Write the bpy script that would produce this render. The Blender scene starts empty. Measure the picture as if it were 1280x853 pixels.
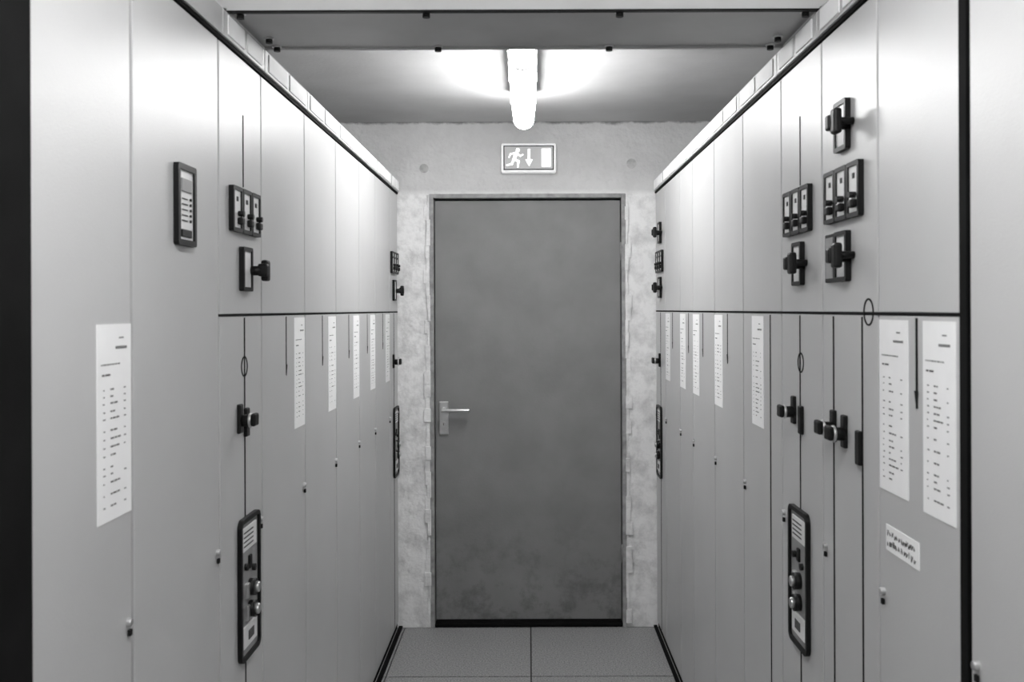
import bpy, bmesh, math, random
from mathutils import Matrix, Vector
random.seed(4)
scene = bpy.context.scene
scene.view_settings.view_transform = 'Standard'
scene.view_settings.look = 'None'
scene.view_settings.exposure = 0.0

# ------------------------------------------------------------ materials
def mat(name, val, rough=0.5, metal=0.0, var=0.0, scale=8.0, bump=0.0, bscale=200.0, spec=0.5, emit=0.0, stretch=(1,1,1)):
    m = bpy.data.materials.new(name); m.use_nodes = True
    nt = m.node_tree; N = nt.nodes; L = nt.links
    p = N['Principled BSDF']
    p.inputs['Base Color'].default_value = (val, val, val, 1)
    p.inputs['Roughness'].default_value = rough
    p.inputs['Metallic'].default_value = metal
    p.inputs['Specular IOR Level'].default_value = spec
    if emit > 0:
        p.inputs['Emission Color'].default_value = (1, 1, 1, 1)
        p.inputs['Emission Strength'].default_value = emit
    geo = N.new('ShaderNodeNewGeometry')
    mp = N.new('ShaderNodeMapping'); mp.inputs['Scale'].default_value = stretch
    L.new(geo.outputs['Position'], mp.inputs['Vector'])
    if var > 0:
        n = N.new('ShaderNodeTexNoise'); n.inputs['Scale'].default_value = scale; n.inputs['Detail'].default_value = 6
        L.new(mp.outputs[0], n.inputs['Vector'])
        r = N.new('ShaderNodeMapRange')
        r.inputs['From Min'].default_value = 0.3; r.inputs['From Max'].default_value = 0.7
        r.inputs['To Min'].default_value = max(0, val - var); r.inputs['To Max'].default_value = min(1, val + var)
        L.new(n.outputs['Fac'], r.inputs['Value'])
        L.new(r.outputs[0], p.inputs['Base Color'])
    if bump > 0:
        n2 = N.new('ShaderNodeTexNoise'); n2.inputs['Scale'].default_value = bscale; n2.inputs['Detail'].default_value = 4
        L.new(geo.outputs['Position'], n2.inputs['Vector'])
        b = N.new('ShaderNodeBump'); b.inputs['Strength'].default_value = bump; b.inputs['Distance'].default_value = 0.002
        L.new(n2.outputs['Fac'], b.inputs['Height']); L.new(b.outputs[0], p.inputs['Normal'])
    return m

M_PANEL = mat('cabinet_paint', 0.53, 0.36, var=0.018, scale=3, bump=0.18, bscale=350)
M_BODY = mat('cabinet_carcass_paint', 0.30, 0.5, var=0.02)
M_FASCIA = mat('fascia_paint', 0.50, 0.4, var=0.03, scale=6)
M_BLACK = mat('black_plastic', 0.006, 0.45, var=0.003, spec=0.25)
M_RUBBER = mat('black_rubber', 0.005, 0.8, var=0.002, spec=0.1)
M_GAP = mat('dark_seam', 0.015, 0.8, var=0.005, spec=0.1)
M_FACE = mat('instrument_face', 0.78, 0.4, var=0.03)
M_MIDF = mat('instrument_grey', 0.28, 0.45, var=0.03, scale=30)
M_PAPER = mat('label_paper', 0.93, 0.7, var=0.02, scale=20)
M_INK = mat('label_ink', 0.10, 0.8, var=0.05, scale=300, spec=0.1)
M_METAL = mat('brushed_steel', 0.7, 0.28, metal=0.9, var=0.05, scale=60)
M_DOOR = mat('door_paint', 0.225, 0.5, var=0.02, scale=5, bump=0.25, bscale=120, spec=0.35)
M_FRAME = mat('door_frame_paint', 0.30, 0.5, var=0.10, scale=25)
M_CEIL = mat('ceiling_plaster', 0.53, 0.85, var=0.05, scale=3, bump=0.4, bscale=60, spec=0.2)
M_SIDEW = mat('wall_plaster', 0.5, 0.9, var=0.05, bump=0.4, bscale=60)
M_BEAM = mat('duct_sheet_metal', 0.44, 0.45, var=0.05, scale=5)
M_LIP = mat('duct_lip_paint', 0.7, 0.4, var=0.03)
M_TILE = mat('floor_tile', 0.29, 0.55, var=0.14, scale=150, bump=0.2, bscale=200)
M_GROUT = mat('floor_joint', 0.02, 0.9, var=0.01)
M_TUBE = mat('lamp_diffuser_glow', 0.9, 0.4, emit=48.0, var=0.01)
M_LAMPB = mat('lamp_housing', 0.6, 0.4, var=0.02)
M_RING = mat('lamp_end_ring', 0.05, 0.5, var=0.01)
M_SIGNF = mat('sign_frame_plastic', 0.85, 0.35, emit=0.35, var=0.01)
M_SIGNBG = mat('sign_background', 0.34, 0.5, emit=0.20, var=0.01)
M_SIGNW = mat('sign_pictogram', 0.9, 0.5, emit=1.0, var=0.01)
M_STAIN = mat('wall_plug_filler', 0.42, 0.9, var=0.12, scale=30)

def door_grime():
    nt = M_DOOR.node_tree; N = nt.nodes; L = nt.links; p = N['Principled BSDF']
    src = p.inputs['Base Color'].links[0].from_socket
    geo = N.new('ShaderNodeNewGeometry'); sep = N.new('ShaderNodeSeparateXYZ'); L.new(geo.outputs['Position'], sep.inputs[0])
    n = N.new('ShaderNodeTexNoise'); n.inputs['Scale'].default_value = 7; n.inputs['Detail'].default_value = 9; n.inputs['Roughness'].default_value = .7
    L.new(geo.outputs['Position'], n.inputs['Vector'])
    r = N.new('ShaderNodeMapRange'); r.inputs['From Min'].default_value = .48; r.inputs['From Max'].default_value = .62
    L.new(n.outputs['Fac'], r.inputs['Value'])
    z = N.new('ShaderNodeMapRange'); z.inputs['From Min'].default_value = .08; z.inputs['From Max'].default_value = .55
    z.inputs['To Min'].default_value = .38; z.inputs['To Max'].default_value = .03; L.new(sep.outputs['Z'], z.inputs['Value'])
    m1 = N.new('ShaderNodeMath'); m1.operation = 'MULTIPLY'; L.new(r.outputs[0], m1.inputs[0]); L.new(z.outputs[0], m1.inputs[1])
    m2 = N.new('ShaderNodeMath'); m2.operation = 'SUBTRACT'; m2.inputs[0].default_value = 1.0; L.new(m1.outputs[0], m2.inputs[1])
    m3 = N.new('ShaderNodeMath'); m3.operation = 'MULTIPLY'; L.new(src, m3.inputs[0]); L.new(m2.outputs[0], m3.inputs[1])
    L.new(m3.outputs[0], p.inputs['Base Color'])
door_grime()

def wall_back_material():
    m = mat('rear_wall_plaster', 0.55, 0.9, spec=0.15)
    nt = m.node_tree; N = nt.nodes; L = nt.links; p = N['Principled BSDF']
    geo = N.new('ShaderNodeNewGeometry'); sep = N.new('ShaderNodeSeparateXYZ'); L.new(geo.outputs['Position'], sep.inputs[0])
    n1 = N.new('ShaderNodeTexNoise'); n1.inputs['Scale'].default_value = 5; n1.inputs['Detail'].default_value = 8; n1.inputs['Roughness'].default_value = 0.65
    L.new(geo.outputs['Position'], n1.inputs['Vector'])
    up = N.new('ShaderNodeMapRange'); up.inputs['From Min'].default_value = .3; up.inputs['From Max'].default_value = .7
    up.inputs['To Min'].default_value = .56; up.inputs['To Max'].default_value = .68; L.new(n1.outputs['Fac'], up.inputs['Value'])
    n2 = N.new('ShaderNodeTexNoise'); n2.inputs['Scale'].default_value = 11; n2.inputs['Detail'].default_value = 9; n2.inputs['Roughness'].default_value = 0.68
    L.new(geo.outputs['Position'], n2.inputs['Vector'])
    lo = N.new('ShaderNodeMapRange'); lo.inputs['From Min'].default_value = .34; lo.inputs['From Max'].default_value = .56
    lo.inputs['To Min'].default_value = .62; lo.inputs['To Max'].default_value = .88; L.new(n2.outputs['Fac'], lo.inputs['Value'])
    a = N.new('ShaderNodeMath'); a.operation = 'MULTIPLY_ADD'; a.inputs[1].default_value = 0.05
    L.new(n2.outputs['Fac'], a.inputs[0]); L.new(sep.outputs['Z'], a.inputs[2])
    st = N.new('ShaderNodeMapRange'); st.inputs['From Min'].default_value = 2.12; st.inputs['From Max'].default_value = 2.15
    L.new(a.outputs[0], st.inputs['Value'])
    mx = N.new('ShaderNodeMix'); mx.data_type = 'FLOAT'
    L.new(st.outputs[0], mx.inputs[0]); L.new(lo.outputs[0], mx.inputs[2]); L.new(up.outputs[0], mx.inputs[3])
    g = N.new('ShaderNodeMapRange'); g.inputs['From Min'].default_value = 2.462; g.inputs['From Max'].default_value = 2.474  # stained line and thin shadow at the ceiling joint, painted into the plaster colour
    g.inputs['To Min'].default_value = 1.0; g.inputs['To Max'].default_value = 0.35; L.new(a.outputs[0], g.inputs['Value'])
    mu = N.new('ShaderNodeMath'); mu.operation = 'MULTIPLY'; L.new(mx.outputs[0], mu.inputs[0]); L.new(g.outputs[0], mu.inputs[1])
    L.new(mu.outputs[0], p.inputs['Base Color'])
    n3 = N.new('ShaderNodeTexNoise'); n3.inputs['Scale'].default_value = 45; n3.inputs['Detail'].default_value = 6
    L.new(geo.outputs['Position'], n3.inputs['Vector'])
    b = N.new('ShaderNodeBump'); b.inputs['Strength'].default_value = .8; b.inputs['Distance'].default_value = .006
    L.new(n3.outputs['Fac'], b.inputs['Height']); L.new(b.outputs[0], p.inputs['Normal'])
    return m
M_WALLB = wall_back_material()

# ------------------------------------------------------------ mesh builder
class B:
    def __init__(s): s.bm = bmesh.new(); s.mats = []; s.lay = s.bm.faces.layers.int.new('mk')
    def _mark(s, m, smooth=False):
        if m not in s.mats: s.mats.append(m)
        i = s.mats.index(m)
        for f in s.bm.faces:
            if f[s.lay] == 0:
                f[s.lay] = 1; f.material_index = i
                f.smooth = smooth and len(f.verts) <= 8
    def box(s, x0, x1, y0, y1, z0, z1, m, bev=0.0, rot=None):
        r = bmesh.ops.create_cube(s.bm, size=1.0); vs = r['verts']
        bmesh.ops.scale(s.bm, vec=(x1-x0, y1-y0, z1-z0), verts=vs)
        if rot: bmesh.ops.rotate(s.bm, cent=(0,0,0), matrix=rot, verts=vs)
        bmesh.ops.translate(s.bm, vec=((x0+x1)/2, (y0+y1)/2, (z0+z1)/2), verts=vs)
        if bev > 0:
            es = list({e for v in vs for e in v.link_edges})
            bmesh.ops.bevel(s.bm, geom=es, offset=bev, segments=2, affect='EDGES', profile=0.5)
        s._mark(m)
    def cyl(s, c, r, d, axis, m, seg=24, r2=None, bev=0.0):
        rr = bmesh.ops.create_cone(s.bm, cap_ends=True, cap_tris=False, segments=seg, radius1=r, radius2=r if r2 is None else r2, depth=d)
        vs = rr['verts']
        if bev > 0:
            es = [e for e in {e for v in vs for e in v.link_edges} if any(len(f.verts) > 4 for f in e.link_faces)]
            res = bmesh.ops.bevel(s.bm, geom=es, offset=bev, segments=4, affect='EDGES', profile=0.5)
            vs = list({v for v in vs if v.is_valid} | set(res['verts']))
        if axis == 'x': R = Matrix.Rotation(math.pi/2, 3, 'Y')
        elif axis == 'y': R = Matrix.Rotation(math.pi/2, 3, 'X')
        else: R = Matrix.Identity(3)
        bmesh.ops.rotate(s.bm, cent=(0,0,0), matrix=R, verts=vs)
        bmesh.ops.translate(s.bm, vec=c, verts=vs)
        s._mark(m, True)
    def poly(s, pts, m):
        s.bm.faces.new([s.bm.verts.new(p) for p in pts]); s._mark(m)
    def rring(s, u0, u1, z0, z1, rad, w, y0, y1, m, seg=6):
        def loop(a0, a1, b0, b1, r, y):
            out = []
            for cx, cz, st in ((a1-r, b1-r, 0), (a0+r, b1-r, 90), (a0+r, b0+r, 180), (a1-r, b0+r, 270)):
                for k in range(seg+1):
                    t = math.radians(st + 90*k/seg)
                    out.append(s.bm.verts.new((cx+r*math.cos(t), y, cz+r*math.sin(t))))
            return out
        ri = max(rad-w, 0.0005)
        of = loop(u0, u1, z0, z1, rad, y0); inf = loop(u0+w, u1-w, z0+w, z1-w, ri, y0)
        ob = loop(u0, u1, z0, z1, rad, y1); inb = loop(u0+w, u1-w, z0+w, z1-w, ri, y1)
        n = len(of)
        for i in range(n):
            j = (i+1) % n
            s.bm.faces.new((of[i], of[j], inf[j], inf[i]))
            s.bm.faces.new((ob[j], of[j], of[i], ob[i]))
            s.bm.faces.new((inf[i], inf[j], inb[j], inb[i]))
        s._mark(m)
    def done(s, name, parent=None, loc=None):
        bmesh.ops.recalc_face_normals(s.bm, faces=s.bm.faces)
        s.bm.faces.layers.int.remove(s.lay)
        me = bpy.data.meshes.new(name); s.bm.to_mesh(me); s.bm.free()
        for m in s.mats: me.materials.append(m)
        o = bpy.data.objects.new(name, me); scene.collection.objects.link(o)
        if parent: o.parent = parent
        if loc: o.location = loc
        return o
def empty(name, loc, rz=0.0):
    e = bpy.data.objects.new(name, None); e.empty_display_size = 0.1
    e.location = loc; e.rotation_euler = (0, 0, rz); scene.collection.objects.link(e); return e

# ------------------------------------------------------------ dimensions (metres)
XL, XR = -0.636, 0.616
YB = 4.65
H_CEIL = 2.45
RX = 1.30; YF = -2.6

# ------------------------------------------------------------ room shell
b = B()
b.box(-RX, RX, YF, YB+0.2, -0.12, -0.012, M_GROUT)
xs = [-RX, -1.212, -0.606, 0.004, 0.614, 1.224, RX]
ys = [YB+0.2, YB, 4.026]
while ys[-1] > YF: ys.append(max(YF, ys[-1]-0.61))
for i in range(len(xs)-1):
    for j in range(len(ys)-1):
        b.box(xs[i]+.0025, xs[i+1]-.0025, ys[j+1]+.005, ys[j]-.005, -0.012, 0.0, M_TILE, 0.001)
b.done('floor')
b = B(); b.box(-RX-.15, RX+.15, YF-.15, YB+.2, H_CEIL, H_CEIL+.15, M_CEIL); b.done('ceiling')
b = B(); b.box(-RX-.15, -RX, YF-.15, YB+.2, -.12, H_CEIL, M_SIDEW); b.done('wall_left')
b = B(); b.box(RX, RX+.15, YF-.15, YB+.2, -.12, H_CEIL, M_SIDEW); b.done('wall_right')
b = B(); b.box(-RX, RX, YF-.15, YF, -.12, H_CEIL, M_SIDEW); b.done('wall_front')
DX0, DX1, DZ1 = -0.480, 0.470, 2.100
b = B()
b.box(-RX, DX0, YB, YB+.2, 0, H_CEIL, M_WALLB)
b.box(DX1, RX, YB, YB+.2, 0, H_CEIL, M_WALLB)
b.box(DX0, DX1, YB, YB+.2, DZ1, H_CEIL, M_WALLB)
for (x, z, r) in ((-0.505, 2.225, .022), (0.500, 2.245, .024)):
    b.cyl((x, YB-.001, z), r, .002, 'y', M_STAIN, 20)
b.done('wall_back')
# rough plaster repair ridges beside the door frame
b = B()
for sx in (-1, 1):
    for k in range(34):
        z = 0.02 + k*0.061
        x0 = DX0 if sx < 0 else DX1
        w = random.uniform(.008, .030)
        xa, xb = (x0-w, x0+.004) if sx < 0 else (x0-.004, x0+w)
        b.box(xa, xb, YB-random.uniform(.004, .014), YB+.004, z, z+.066, M_WALLB, .002)
b.done('trim_1')

# ------------------------------------------------------------ door
d = empty('door_1', (0, YB, 0))
b = B()
yf0, yf1 = -.008, .11
b.box(DX0, DX0+.020, yf0, yf1, 0, DZ1, M_FRAME, .002)
b.box(DX1-.020, DX1, yf0, yf1, 0, DZ1, M_FRAME, .002)
b.box(DX0+.02, DX1-.02, yf0, yf1, DZ1-.020, DZ1, M_FRAME, .002)
b.box(DX0+.02, DX1-.02, .075, .11, .03, DZ1-.02, M_GAP)
b.done('frame', d)
b = B()
b.box(-0.456, 0.446, .022, .066, .032, 2.070, M_DOOR, .002)
b.done('leaf', d)
b = B()
b.box(DX0+.02, DX1-.02, .0, .10, 0.0, .016, M_RUBBER, .003)
b.box(-.455, .445, .026, .06, .016, .033, M_BLACK)
b.done('threshold', d)
b = B()
b.box(-.438, -.392, .012, .024, .932, 1.094, M_METAL, .004)
b.cyl((-.415, -.006, 1.054), .011, .045, 'y', M_METAL, 20)
b.cyl((-.355, -.030, 1.054), .0095, .135, 'x', M_METAL, 20, bev=.003)
b.cyl((-.415, .006, .985), .012, .018, 'y', M_METAL, 20)
b.box(-.4165, -.4135, -.0045, -.002, .980, .990, M_BLACK)
b.done('lever_handle', d)
b = B()
for z in (.35, 1.82):
    b.cyl((.452, .016, z), .007, .09, 'z', M_FRAME, 16)
b.done('hinges', d)

# ------------------------------------------------------------ exit sign
s = empty('emergency_exit_sign', (0.002, YB, 2.268))
b = B()
b.box(-.132, .132, -.045, -.0005, -.070, .070, M_SIGNF, .008)
b.box(-.121, .121, -.047, -.043, -.059, .059, M_BLACK, .001)
b.box(-.116, .116, -.049, -.045, -.054, .054, M_SIGNBG, .001)
b.done('housing', s)
b = B()
def limb(x0, z0, x1, z1, w0, w1):
    dx, dz = x1-x0, z1-z0; l = math.hypot(dx, dz); nx, nz = -dz/l, dx/l
    pts = []
    a0 = math.atan2(nz, nx)
    for k in range(7):
        t = a0 + math.pi*k/6; pts.append((x0+w0*math.cos(t), -.0497, z0+w0*math.sin(t)))
    for k in range(7):
        t = a0 + math.pi + math.pi*k/6; pts.append((x1+w1*math.cos(t), -.0497, z1+w1*math.sin(t)))
    b.poly(pts, M_SIGNW)
b.cyl((-.052, -.0495, .036), .010, .001, 'y', M_SIGNW, 20)
limb(-.060, .020, -.070, -.008, .009, .008)      # torso
limb(-.058, .022, -.040, .008, .005, .004); limb(-.040, .008, -.028, .014, .004, .0035)
limb(-.064, .022, -.086, .018, .005, .004); limb(-.086, .018, -.094, .002, .004, .0035)
limb(-.068, -.008, -.048, -.018, .006, .005); limb(-.048, -.018, -.052, -.044, .005, .004)
limb(-.072, -.008, -.080, -.030, .006, .005); limb(-.080, -.030, -.104, -.036, .005, .004)
b.poly([(-.004,-.0497,.042),(.008,-.0497,.042),(.008,-.0497,-.008),(.020,-.0497,-.008),(.002,-.0497,-.042),(-.016,-.0497,-.008),(-.004,-.0497,-.008)], M_SIGNW)
b.box(.062, .106, -.0500, -.0485, -.043, .043, M_SIGNW)
b.done('pictogram', s)

# ------------------------------------------------------------ lamps: opal tube in the underside of an opaque body
def lamp(y0, y1, x=-0.018):
    e = empty('tube_ceiling_lamp', (x, y0, 0)); L = y1-y0
    b = B(); b.cyl((0, L/2, 2.335), .043, L, 'y', M_TUBE, 32, bev=.014); b.done('diffuser', e)
    b = B()
    b.box(-.049, .049, .02, L-.02, 2.362, H_CEIL, M_LAMPB, .004)
    b.cyl((0, .022, 2.335), .0470, .010, 'y', M_RING, 32)
    for yy in (L*.35, L*.7):
        for sx in (-1, 1):
            b.box(sx*.0485-.002, sx*.0485+.002, yy-.012, yy+.012, 2.335, 2.372, M_METAL, .001)
    b.done('housing', e)
    return e
lamp(2.98, 4.02)
lamp(0.25, 1.27)
lamp(-1.9, -.88)

# ------------------------------------------------------------ overhead duct between the cabinet rows
e = empty('overhead_cable_duct', (-.01, 2.017, 2.1665))
b = B()
W = .70
b.box(-W, W, .004, .293, .006, .24, M_BEAM, .003)
b.box(-W, W, 0, .010, .003, .24, M_LIP, .002)
b.box(-W, W, .287, .300, .0, .05, M_BEAM, .002)
b.box(-W, W, -.002, .012, .000, .004, M_BLACK, .001)
b.done('channel', e)
b = B()
for sx in (-1, 1):
    b.box(sx*.628-.006, sx*.628+.006, .0, .30, -.0, .010, M_LIP, .001)
for (x, y) in ((-.205,.018),(.205,.018),(-.205,.285),(.205,.285),(-.600,.022),(.600,.022),(-.590,.21),(-.590,.28),(.590,.21),(.590,.28)):
    b.cyl((x, y, .000), .008, .014, 'z', M_BLACK, 12)
    b.cyl((x, y, .004), .011, .004, 'z', M_METAL, 16)
b.done('bolts', e)

# ------------------------------------------------------------ cabinet parts (local: x right, -y outwards, z up)
def printed_label(u0, u1, z0, z1, parent, seed, small=False):
    rnd = random.Random(seed); b = B()
    b.box(u0, u1, -.0012, .0005, z0, z1, M_PAPER)
    w, h = u1-u0, z1-z0; Y = -.0018
    def mark(a, c, zz, t=.0022):
        b.poly([(u0+a*w, Y, zz), (u0+c*w, Y, zz), (u0+c*w, Y, zz+t), (u0+a*w, Y, zz+t)], M_INK)
    if small:
        for k in range(2):
            a = .05
            while a < .90:
                c = a+rnd.uniform(.02, .05)
                zz = z1-.019-k*.017+rnd.uniform(-.002, .002)
                hh = rnd.uniform(.006, .011); t = .0024
                if rnd.random() < .5:
                    b.poly([(u0+a*w, Y, zz), (u0+a*w+t, Y, zz), (u0+c*w+t, Y, zz+hh), (u0+c*w, Y, zz+hh)], M_GAP)
                else:
                    b.poly([(u0+a*w, Y, zz+hh), (u0+a*w, Y, zz+hh-t), (u0+c*w, Y, zz), (u0+c*w, Y, zz+t)], M_GAP)
                b.poly([(u0+a*w, Y, zz), (u0+a*w+t*.8, Y, zz), (u0+a*w+t*.8, Y, zz+hh), (u0+a*w, Y, zz+hh)], M_GAP)
                a = c+rnd.uniform(.012, .045)
    else:
        mark(.62, .76, z1-.022, .0018)
        x = .52
        while x < .84: mark(x, x+.035, z1-.038, .004); x += .05
        x = .10
        while x < .66:
            c = x+rnd.uniform(.03, .09); mark(x, c, z1-.062, .002); x = c+.02
        mark(.12, .20, z1-.078, .0028); mark(.22, .36, z1-.078, .0028)
        z = z1-.10
        while z > z0+.02:
            a = .14+rnd.uniform(0, .02)
            mark(a, a+rnd.uniform(.03, .07), z, .0018)
            x = .36; n = rnd.choice([1, 2, 3])
            for q in range(n):
                c = x+rnd.uniform(.04, .11); mark(x, c, z, .0024); x = c+.018
            if rnd.random() < .8: mark(.76, .76+rnd.uniform(.04, .08), z, .0018)
            z -= rnd.choice([.0105, .0125, .018])
    b.done('printed_label', parent)

def fuse_modules(uc, z0, z1, parent, w=.21):
    b = B(); m = w/3
    for k in range(3):
        a = uc-w/2+k*m
        b.box(a+.005, a+m-.005, -.008, .002, z0+.005, z1-.005, M_FACE)
        b.rring(a+.0015, a+m-.0015, z0, z1, .005, .0085, -.011, .001, M_BLACK, 3)
        c = a+m/2
        b.box(c-.004, c+.006, -.0095, -.007, z1-.032, z1-.022, M_BLACK)
        b.box(c+.000, c+.020, -.020, -.008, z0+.016, z0+.032, M_BLACK, .003)
        b.cyl((c+.010, -.014, z0+.040), .006, .014, 'y', M_BLACK, 14)
    b.done('fuse_modules', parent)

def rotary_switch(u0, zc, parent, dark=False):
    b = B(); w = .072; h = .098; z0, z1 = zc-h/2, zc+h/2
    if dark:
        b.box(u0-.062, u0-.002, -.009, .002, z0, z1, M_BLACK, .002); b.box(u0-.054, u0-.010, -.010, -.008, z0+.008, z1-.008, M_MIDF)
    b.box(u0+.005, u0+w-.005, -.008, .002, z0+.005, z1-.005, M_FACE)
    b.rring(u0, u0+w, z0, z1, .005, .009, -.011, .001, M_BLACK, 3)
    c = u0+w+.010
    b.cyl((c-.014, -.018, zc-.002), .011, .030, 'y', M_BLACK, 20)
    b.box(c-.024, c-.002, -.046, -.024, zc-.015, zc+.014, M_BLACK, .004)
    b.box(c-.006, c+.022, -.042, -.026, zc-.025, zc+.023, M_BLACK, .005)
    b.cyl((c+.008, -.018, zc), .007, .034, 'y', M_BLACK, 16)
    b.done('rotary_switch', parent)

def latch(u, zc, parent, knob=True):
    b = B()
    b.box(u-.012, u+.012, -.008, .002, zc-.032, zc+.032, M_BLACK, .003)
    if knob:
        b.cyl((u+.004, -.018, zc-.004), .013, .026, 'y', M_BLACK, 20)
        b.cyl((u+.004, -.026, zc-.004), .0165, .006, 'y', M_METAL, 20, bev=.002)
        b.box(u-.012, u+.020, -.040, -.029, zc-.016, zc+.012, M_BLACK, .004)
    b.done('latch', parent)

def withdrawable_panel(uc, z0, z1, parent, w=.150):
    b = B(); u0, u1 = uc-w/2, uc+w/2
    b.rring(u0, u1, z0, z1, .020, .010, -.010, .001, M_BLACK, 6)
    b.box(u0+.008, u1-.008, -.004, .002, z0+.008, z1-.008, M_MIDF, .002)
    b.box(u0+.022, u1-.022, -.006, -.003, z1-.075, z1-.022, M_FACE, .001)
    for k in range(4): b.box(u0+.030, u1-.05, -.0068, -.0056, z1-.035-k*.010, z1-.032-k*.010, M_INK)
    b.box(uc-.008, uc+.010, -.009, -.003, z0+.195, z0+.225, M_BLACK, .002)
    b.cyl((uc-.030, -.006, z0+.205), .008, .010, 'y', M_BLACK, 14)
    b.cyl((uc+.028, -.006, z0+.190), .008, .010, 'y', M_BLACK, 14)
    for dz in (.152, .103):
        b.cyl((uc+.004, -.010, z0+dz), .019, .018, 'y', M_BLACK, 20)
        b.cyl((uc+.004, -.022, z0+dz), .012, .010, 'y', M_METAL, 20, bev=.003)
        b.box(uc-.034, uc-.018, -.012, -.003, z0+dz-.018, z0+dz+.016, M_METAL, .002)
    b.box(u0+.026, u1-.026, -.008, -.003, z0+.026, z0+.075, M_FACE, .002)
    b.box(uc-.020, uc+.020, -.0095, -.007, z0+.040, z0+.060, M_INK)
    b.done('withdrawable_breaker', parent)

def meter(u0, u1, z0, z1, parent):
    b = B()
    b.rring(u0, u1, z0, z1, .006, .011, -.010, .001, M_BLACK, 4)
    b.box(u0+.008, u1-.008, -.006, .002, z0+.008, z1-.008, M_FACE)
    b.box(u0+.022, u1-.022, -.009, -.005, z1-.050, z1-.026, M_MIDF, .001)
    b.box(u0+.022, u1-.022, -.009, -.005, z0+.016, z0+.030, M_BLACK, .001)
    for k in range(5):
        b.box(u0+.026, u1-.040, -.0075, -.0055, z1-.064-k*.010, z1-.062-k*.010, M_INK)
        b.cyl((u1-.026, -.007, z1-.0625-k*.010), .0025, .004, 'y', M_BLACK, 10)
    b.done('protection_relay', parent)

def line(u, z0, z1, parent, w=.006, arrow=False):
    b = B(); b.box(u-w/2, u+w/2, -.0012, .0005, z0, z1, M_GAP)
    if arrow:
        b.poly([(u-.009, -.0014, z0+.028), (u+.009, -.0014, z0+.028), (u, -.0014, z0-.004)], M_GAP)
    b.done('mimic_line', parent)
def circle(u, z, r, parent):
    b = B(); b.rring(u-r, u+r, z-r, z+r, r, .003, -.0016, .0005, M_GAP, 8); b.done('mimic_circle', parent)

SEAM = 1.530
def cabinet(side, ya, yb, split=True, gap=.008, flap=True):
    W = yb-ya
    if side == 'L': e = empty('switchgear_cabinet', (XL, ya, 0), math.pi/2)
    else: e = empty('switchgear_cabinet', (XR, yb, 0), -math.pi/2)
    b = B()
    b.box(.001, W-.001, .020, .600, .0, 2.163, M_BODY)
    b.box(.001, W-.001, .006, .020, .0, .030, M_RUBBER)
    b.box(.002, W-.002, .014, .0205, .03, 2.10, M_GAP)
    b.done('carcass', e)
    g = gap/2; b = B()
    if split:
        b.box(g, W-g, .0, .014, .034, SEAM-.0025, M_PANEL, .0015)
        b.box(g, W-g, .0, .014, SEAM+.0025, 2.098, M_PANEL, .0015)
        b.box(0, W, -.0005, .014, SEAM-.0028, SEAM+.0028, M_RUBBER)
    else:
        b.box(g, W-g, .0, .014, .034, 2.098, M_PANEL, .0015)
    b.done('front_doors', e)
    b = B()
    b.box(0, W, -.004, .020, 2.100, 2.108, M_RUBBER)
    b.box(.002, W-.002, -.010, .020, 2.108, 2.163, M_FASCIA, .002)
    if flap:
        b.box(.03, W*.5-.012, -.013, -.009, 2.115, 2.157, M_PAPER, .001)
        b.box(W*.5+.012, W-.03, -.013, -.009, 2.115, 2.157, M_PAPER, .001)
    b.done('top_fascia', e)
    # quarter-turn lock at the far side of every door
    u = W-.022 if side == 'L' else .024
    b = B(); b.cyl((u, -.003, 1.048), .0065, .010, 'y', M_METAL, 16, bev=.0015)
    b.box(u-.003, u+.006, -.006, -.001, 1.026, 1.036, M_GAP, .001); b.done('door_lock', e)
    conv = (lambda y: y-ya) if side == 'L' else (lambda y: yb-y)
    return e, conv, W

# ---- left row
cabinet('L', .14, .57, False); cabinet('L', .57, 1.00, False)
b = B(); b.box(0, .217, -.006, .60, 0, 2.163, M_RUBBER, .002)
o = b.done('black_filler_panel'); o.location = (XL, 1.001, 0); o.rotation_euler = (0, 0, math.pi/2)
e, c, W = cabinet('L', 1.219, 1.539, False, .012, False)
printed_label(W-.128, W-.008, 1.222, 1.520, e, 1)
e, c, W = cabinet('L', 1.539, 1.972, False, .010, False)
meter(c(1.719), c(1.813), 1.659, 1.808, e)
e, c, W = cabinet('L', 1.972, 2.285)
line(c(2.14), 1.815, 1.975, e, .004); line(c(2.145), .040, SEAM-.006, e, .006)
circle(c(2.143), 1.415, .023, e)
fuse_modules(c(2.140), 1.710, 1.808, e); rotary_switch(c(2.108), 1.632, e)
latch(c(2.100), 1.303, e); latch(c(2.150), 1.290, e, False)
withdrawable_panel(c(2.162), .765, 1.080, e)
LS = [2.285, 2.726, 3.167, 3.600, 3.975, 4.386]
for i in range(5):
    e, c, W = cabinet('L', LS[i], LS[i+1])
    printed_label(W-.126, W-.008, 1.218, 1.520, e, 10+i)
    line(W-.212 if W > .4 else W-.2, SEAM-.16, SEAM-.006, e, .005, True)
e, c, W = cabinet('L', 4.386, 4.648)
fuse_modules(W/2-.002, 1.710, 1.811, e); rotary_switch(W/2-.04, 1.632, e); latch(W/2-.03, 1.30, e)
withdrawable_panel(W/2+.04, .750, 1.080, e); line(W/2, .04, SEAM-.006, e, .006)

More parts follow.
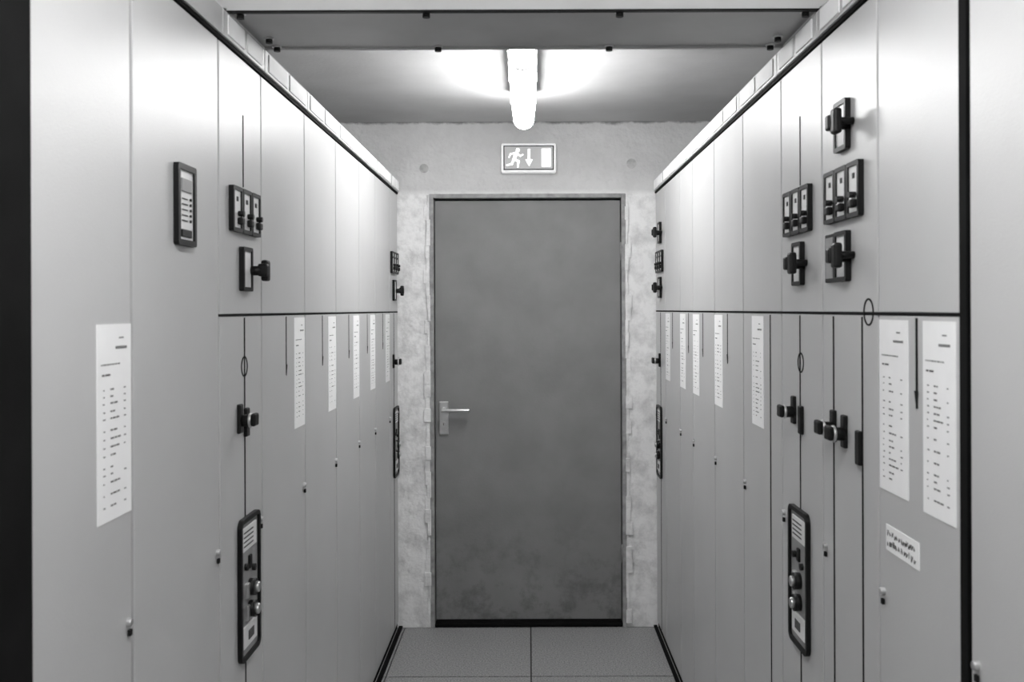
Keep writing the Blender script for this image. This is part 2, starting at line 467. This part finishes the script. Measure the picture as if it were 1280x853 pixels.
# ---- right row
cabinet('R', .04, .47, False); cabinet('R', .47, .905, False); cabinet('R', .905, 1.343, False)
b = B(); b.box(0, .024, -.003, .60, 0, 2.163, M_RUBBER, .001)
o = b.done('black_filler_panel'); o.location = (XR, 1.368, 0); o.rotation_euler = (0, 0, -math.pi/2)
e, c, W = cabinet('R', 1.369, 1.692)
printed_label(.007, .134, 1.226, 1.520, e, 31); printed_label(.193, .308, 1.222, 1.520, e, 32)
line(c(1.524), SEAM-.150, SEAM-.006, e, .007, True)
printed_label(.036, .176, 1.124, 1.168, e, 33, True)
e, c, W = cabinet('R', 1.692, 2.014)
line(c(1.940), .04, SEAM-.006, e, .006); line(c(1.773), .04, SEAM-.006, e, .006)
circle(c(1.739), 1.533, .025, e)
rotary_switch(c(1.905), 1.895, e); fuse_modules(c(1.866), 1.711, 1.815, e, .212); rotary_switch(c(1.905), 1.641, e, True)
latch(c(1.935), 1.303, e); latch(c(1.868), 1.300, e); latch(c(1.785), 1.280, e, False)
e, c, W = cabinet('R', 2.014, 2.339)
line(c(2.174), 1.818, 1.975, e, .004); line(c(2.180), .04, SEAM-.006, e, .006); circle(c(2.174), 1.417, .023, e)
fuse_modules(c(2.184), 1.709, 1.812, e); rotary_switch(c(2.213), 1.641, e)
latch(c(2.225), 1.305, e); latch(c(2.165), 1.288, e, False)
withdrawable_panel(c(2.180), .770, 1.085, e)
RS = [2.339, 2.758, 3.186, 3.606, 3.911, 4.323]
for i in range(5):
    e, c, W = cabinet('R', RS[i], RS[i+1])
    u0 = .110 if i == 0 else .006
    printed_label(u0, u0+.130, 1.224, 1.520, e, 40+i)
    if i == 0: line(c(2.448), .04, SEAM-.006, e, .007)
    else: line(.21, SEAM-.16, SEAM-.006, e, .005, True)
e, c, W = cabinet('R', 4.323, 4.648)
rotary_switch(W/2-.03, 1.895, e); fuse_modules(W/2, 1.711, 1.811, e); rotary_switch(W/2-.03, 1.640, e)
latch(W/2-.02, 1.30, e); withdrawable_panel(W/2-.03, .750, 1.085, e); line(W/2, .04, SEAM-.006, e, .006)

# dark edge seal on the floor along both rows
b = B(); b.box(XL+.001, XL+.020, .1, YB-.001, 0, .010, M_RUBBER, .002); b.done('baseboard_left')
b = B(); b.box(XR-.017, XR-.001, .0, YB-.001, 0, .010, M_RUBBER, .002); b.done('baseboard_right')

# ------------------------------------------------------------ world and camera
w = bpy.data.worlds.new('World'); scene.world = w; w.use_nodes = True
w.node_tree.nodes['Background'].inputs[0].default_value = (.5, .5, .5, 1)
w.node_tree.nodes['Background'].inputs[1].default_value = .3
cam = bpy.data.cameras.new('camera'); co = bpy.data.objects.new('camera', cam); scene.collection.objects.link(co)
cam.sensor_width = 36; cam.lens = 1200/1280*36
cam.shift_x = -21/1280; cam.shift_y = -39.5/1280
cam.clip_start = .02
co.matrix_world = Matrix.Translation((0, 0, 1.54)) @ Matrix.Rotation(math.pi/2, 4, 'X') @ Matrix.Rotation(-.0038, 4, 'Z')
cam.dof.use_dof = True; cam.dof.focus_distance = 3.6; cam.dof.aperture_fstop = 7.0
scene.camera = co
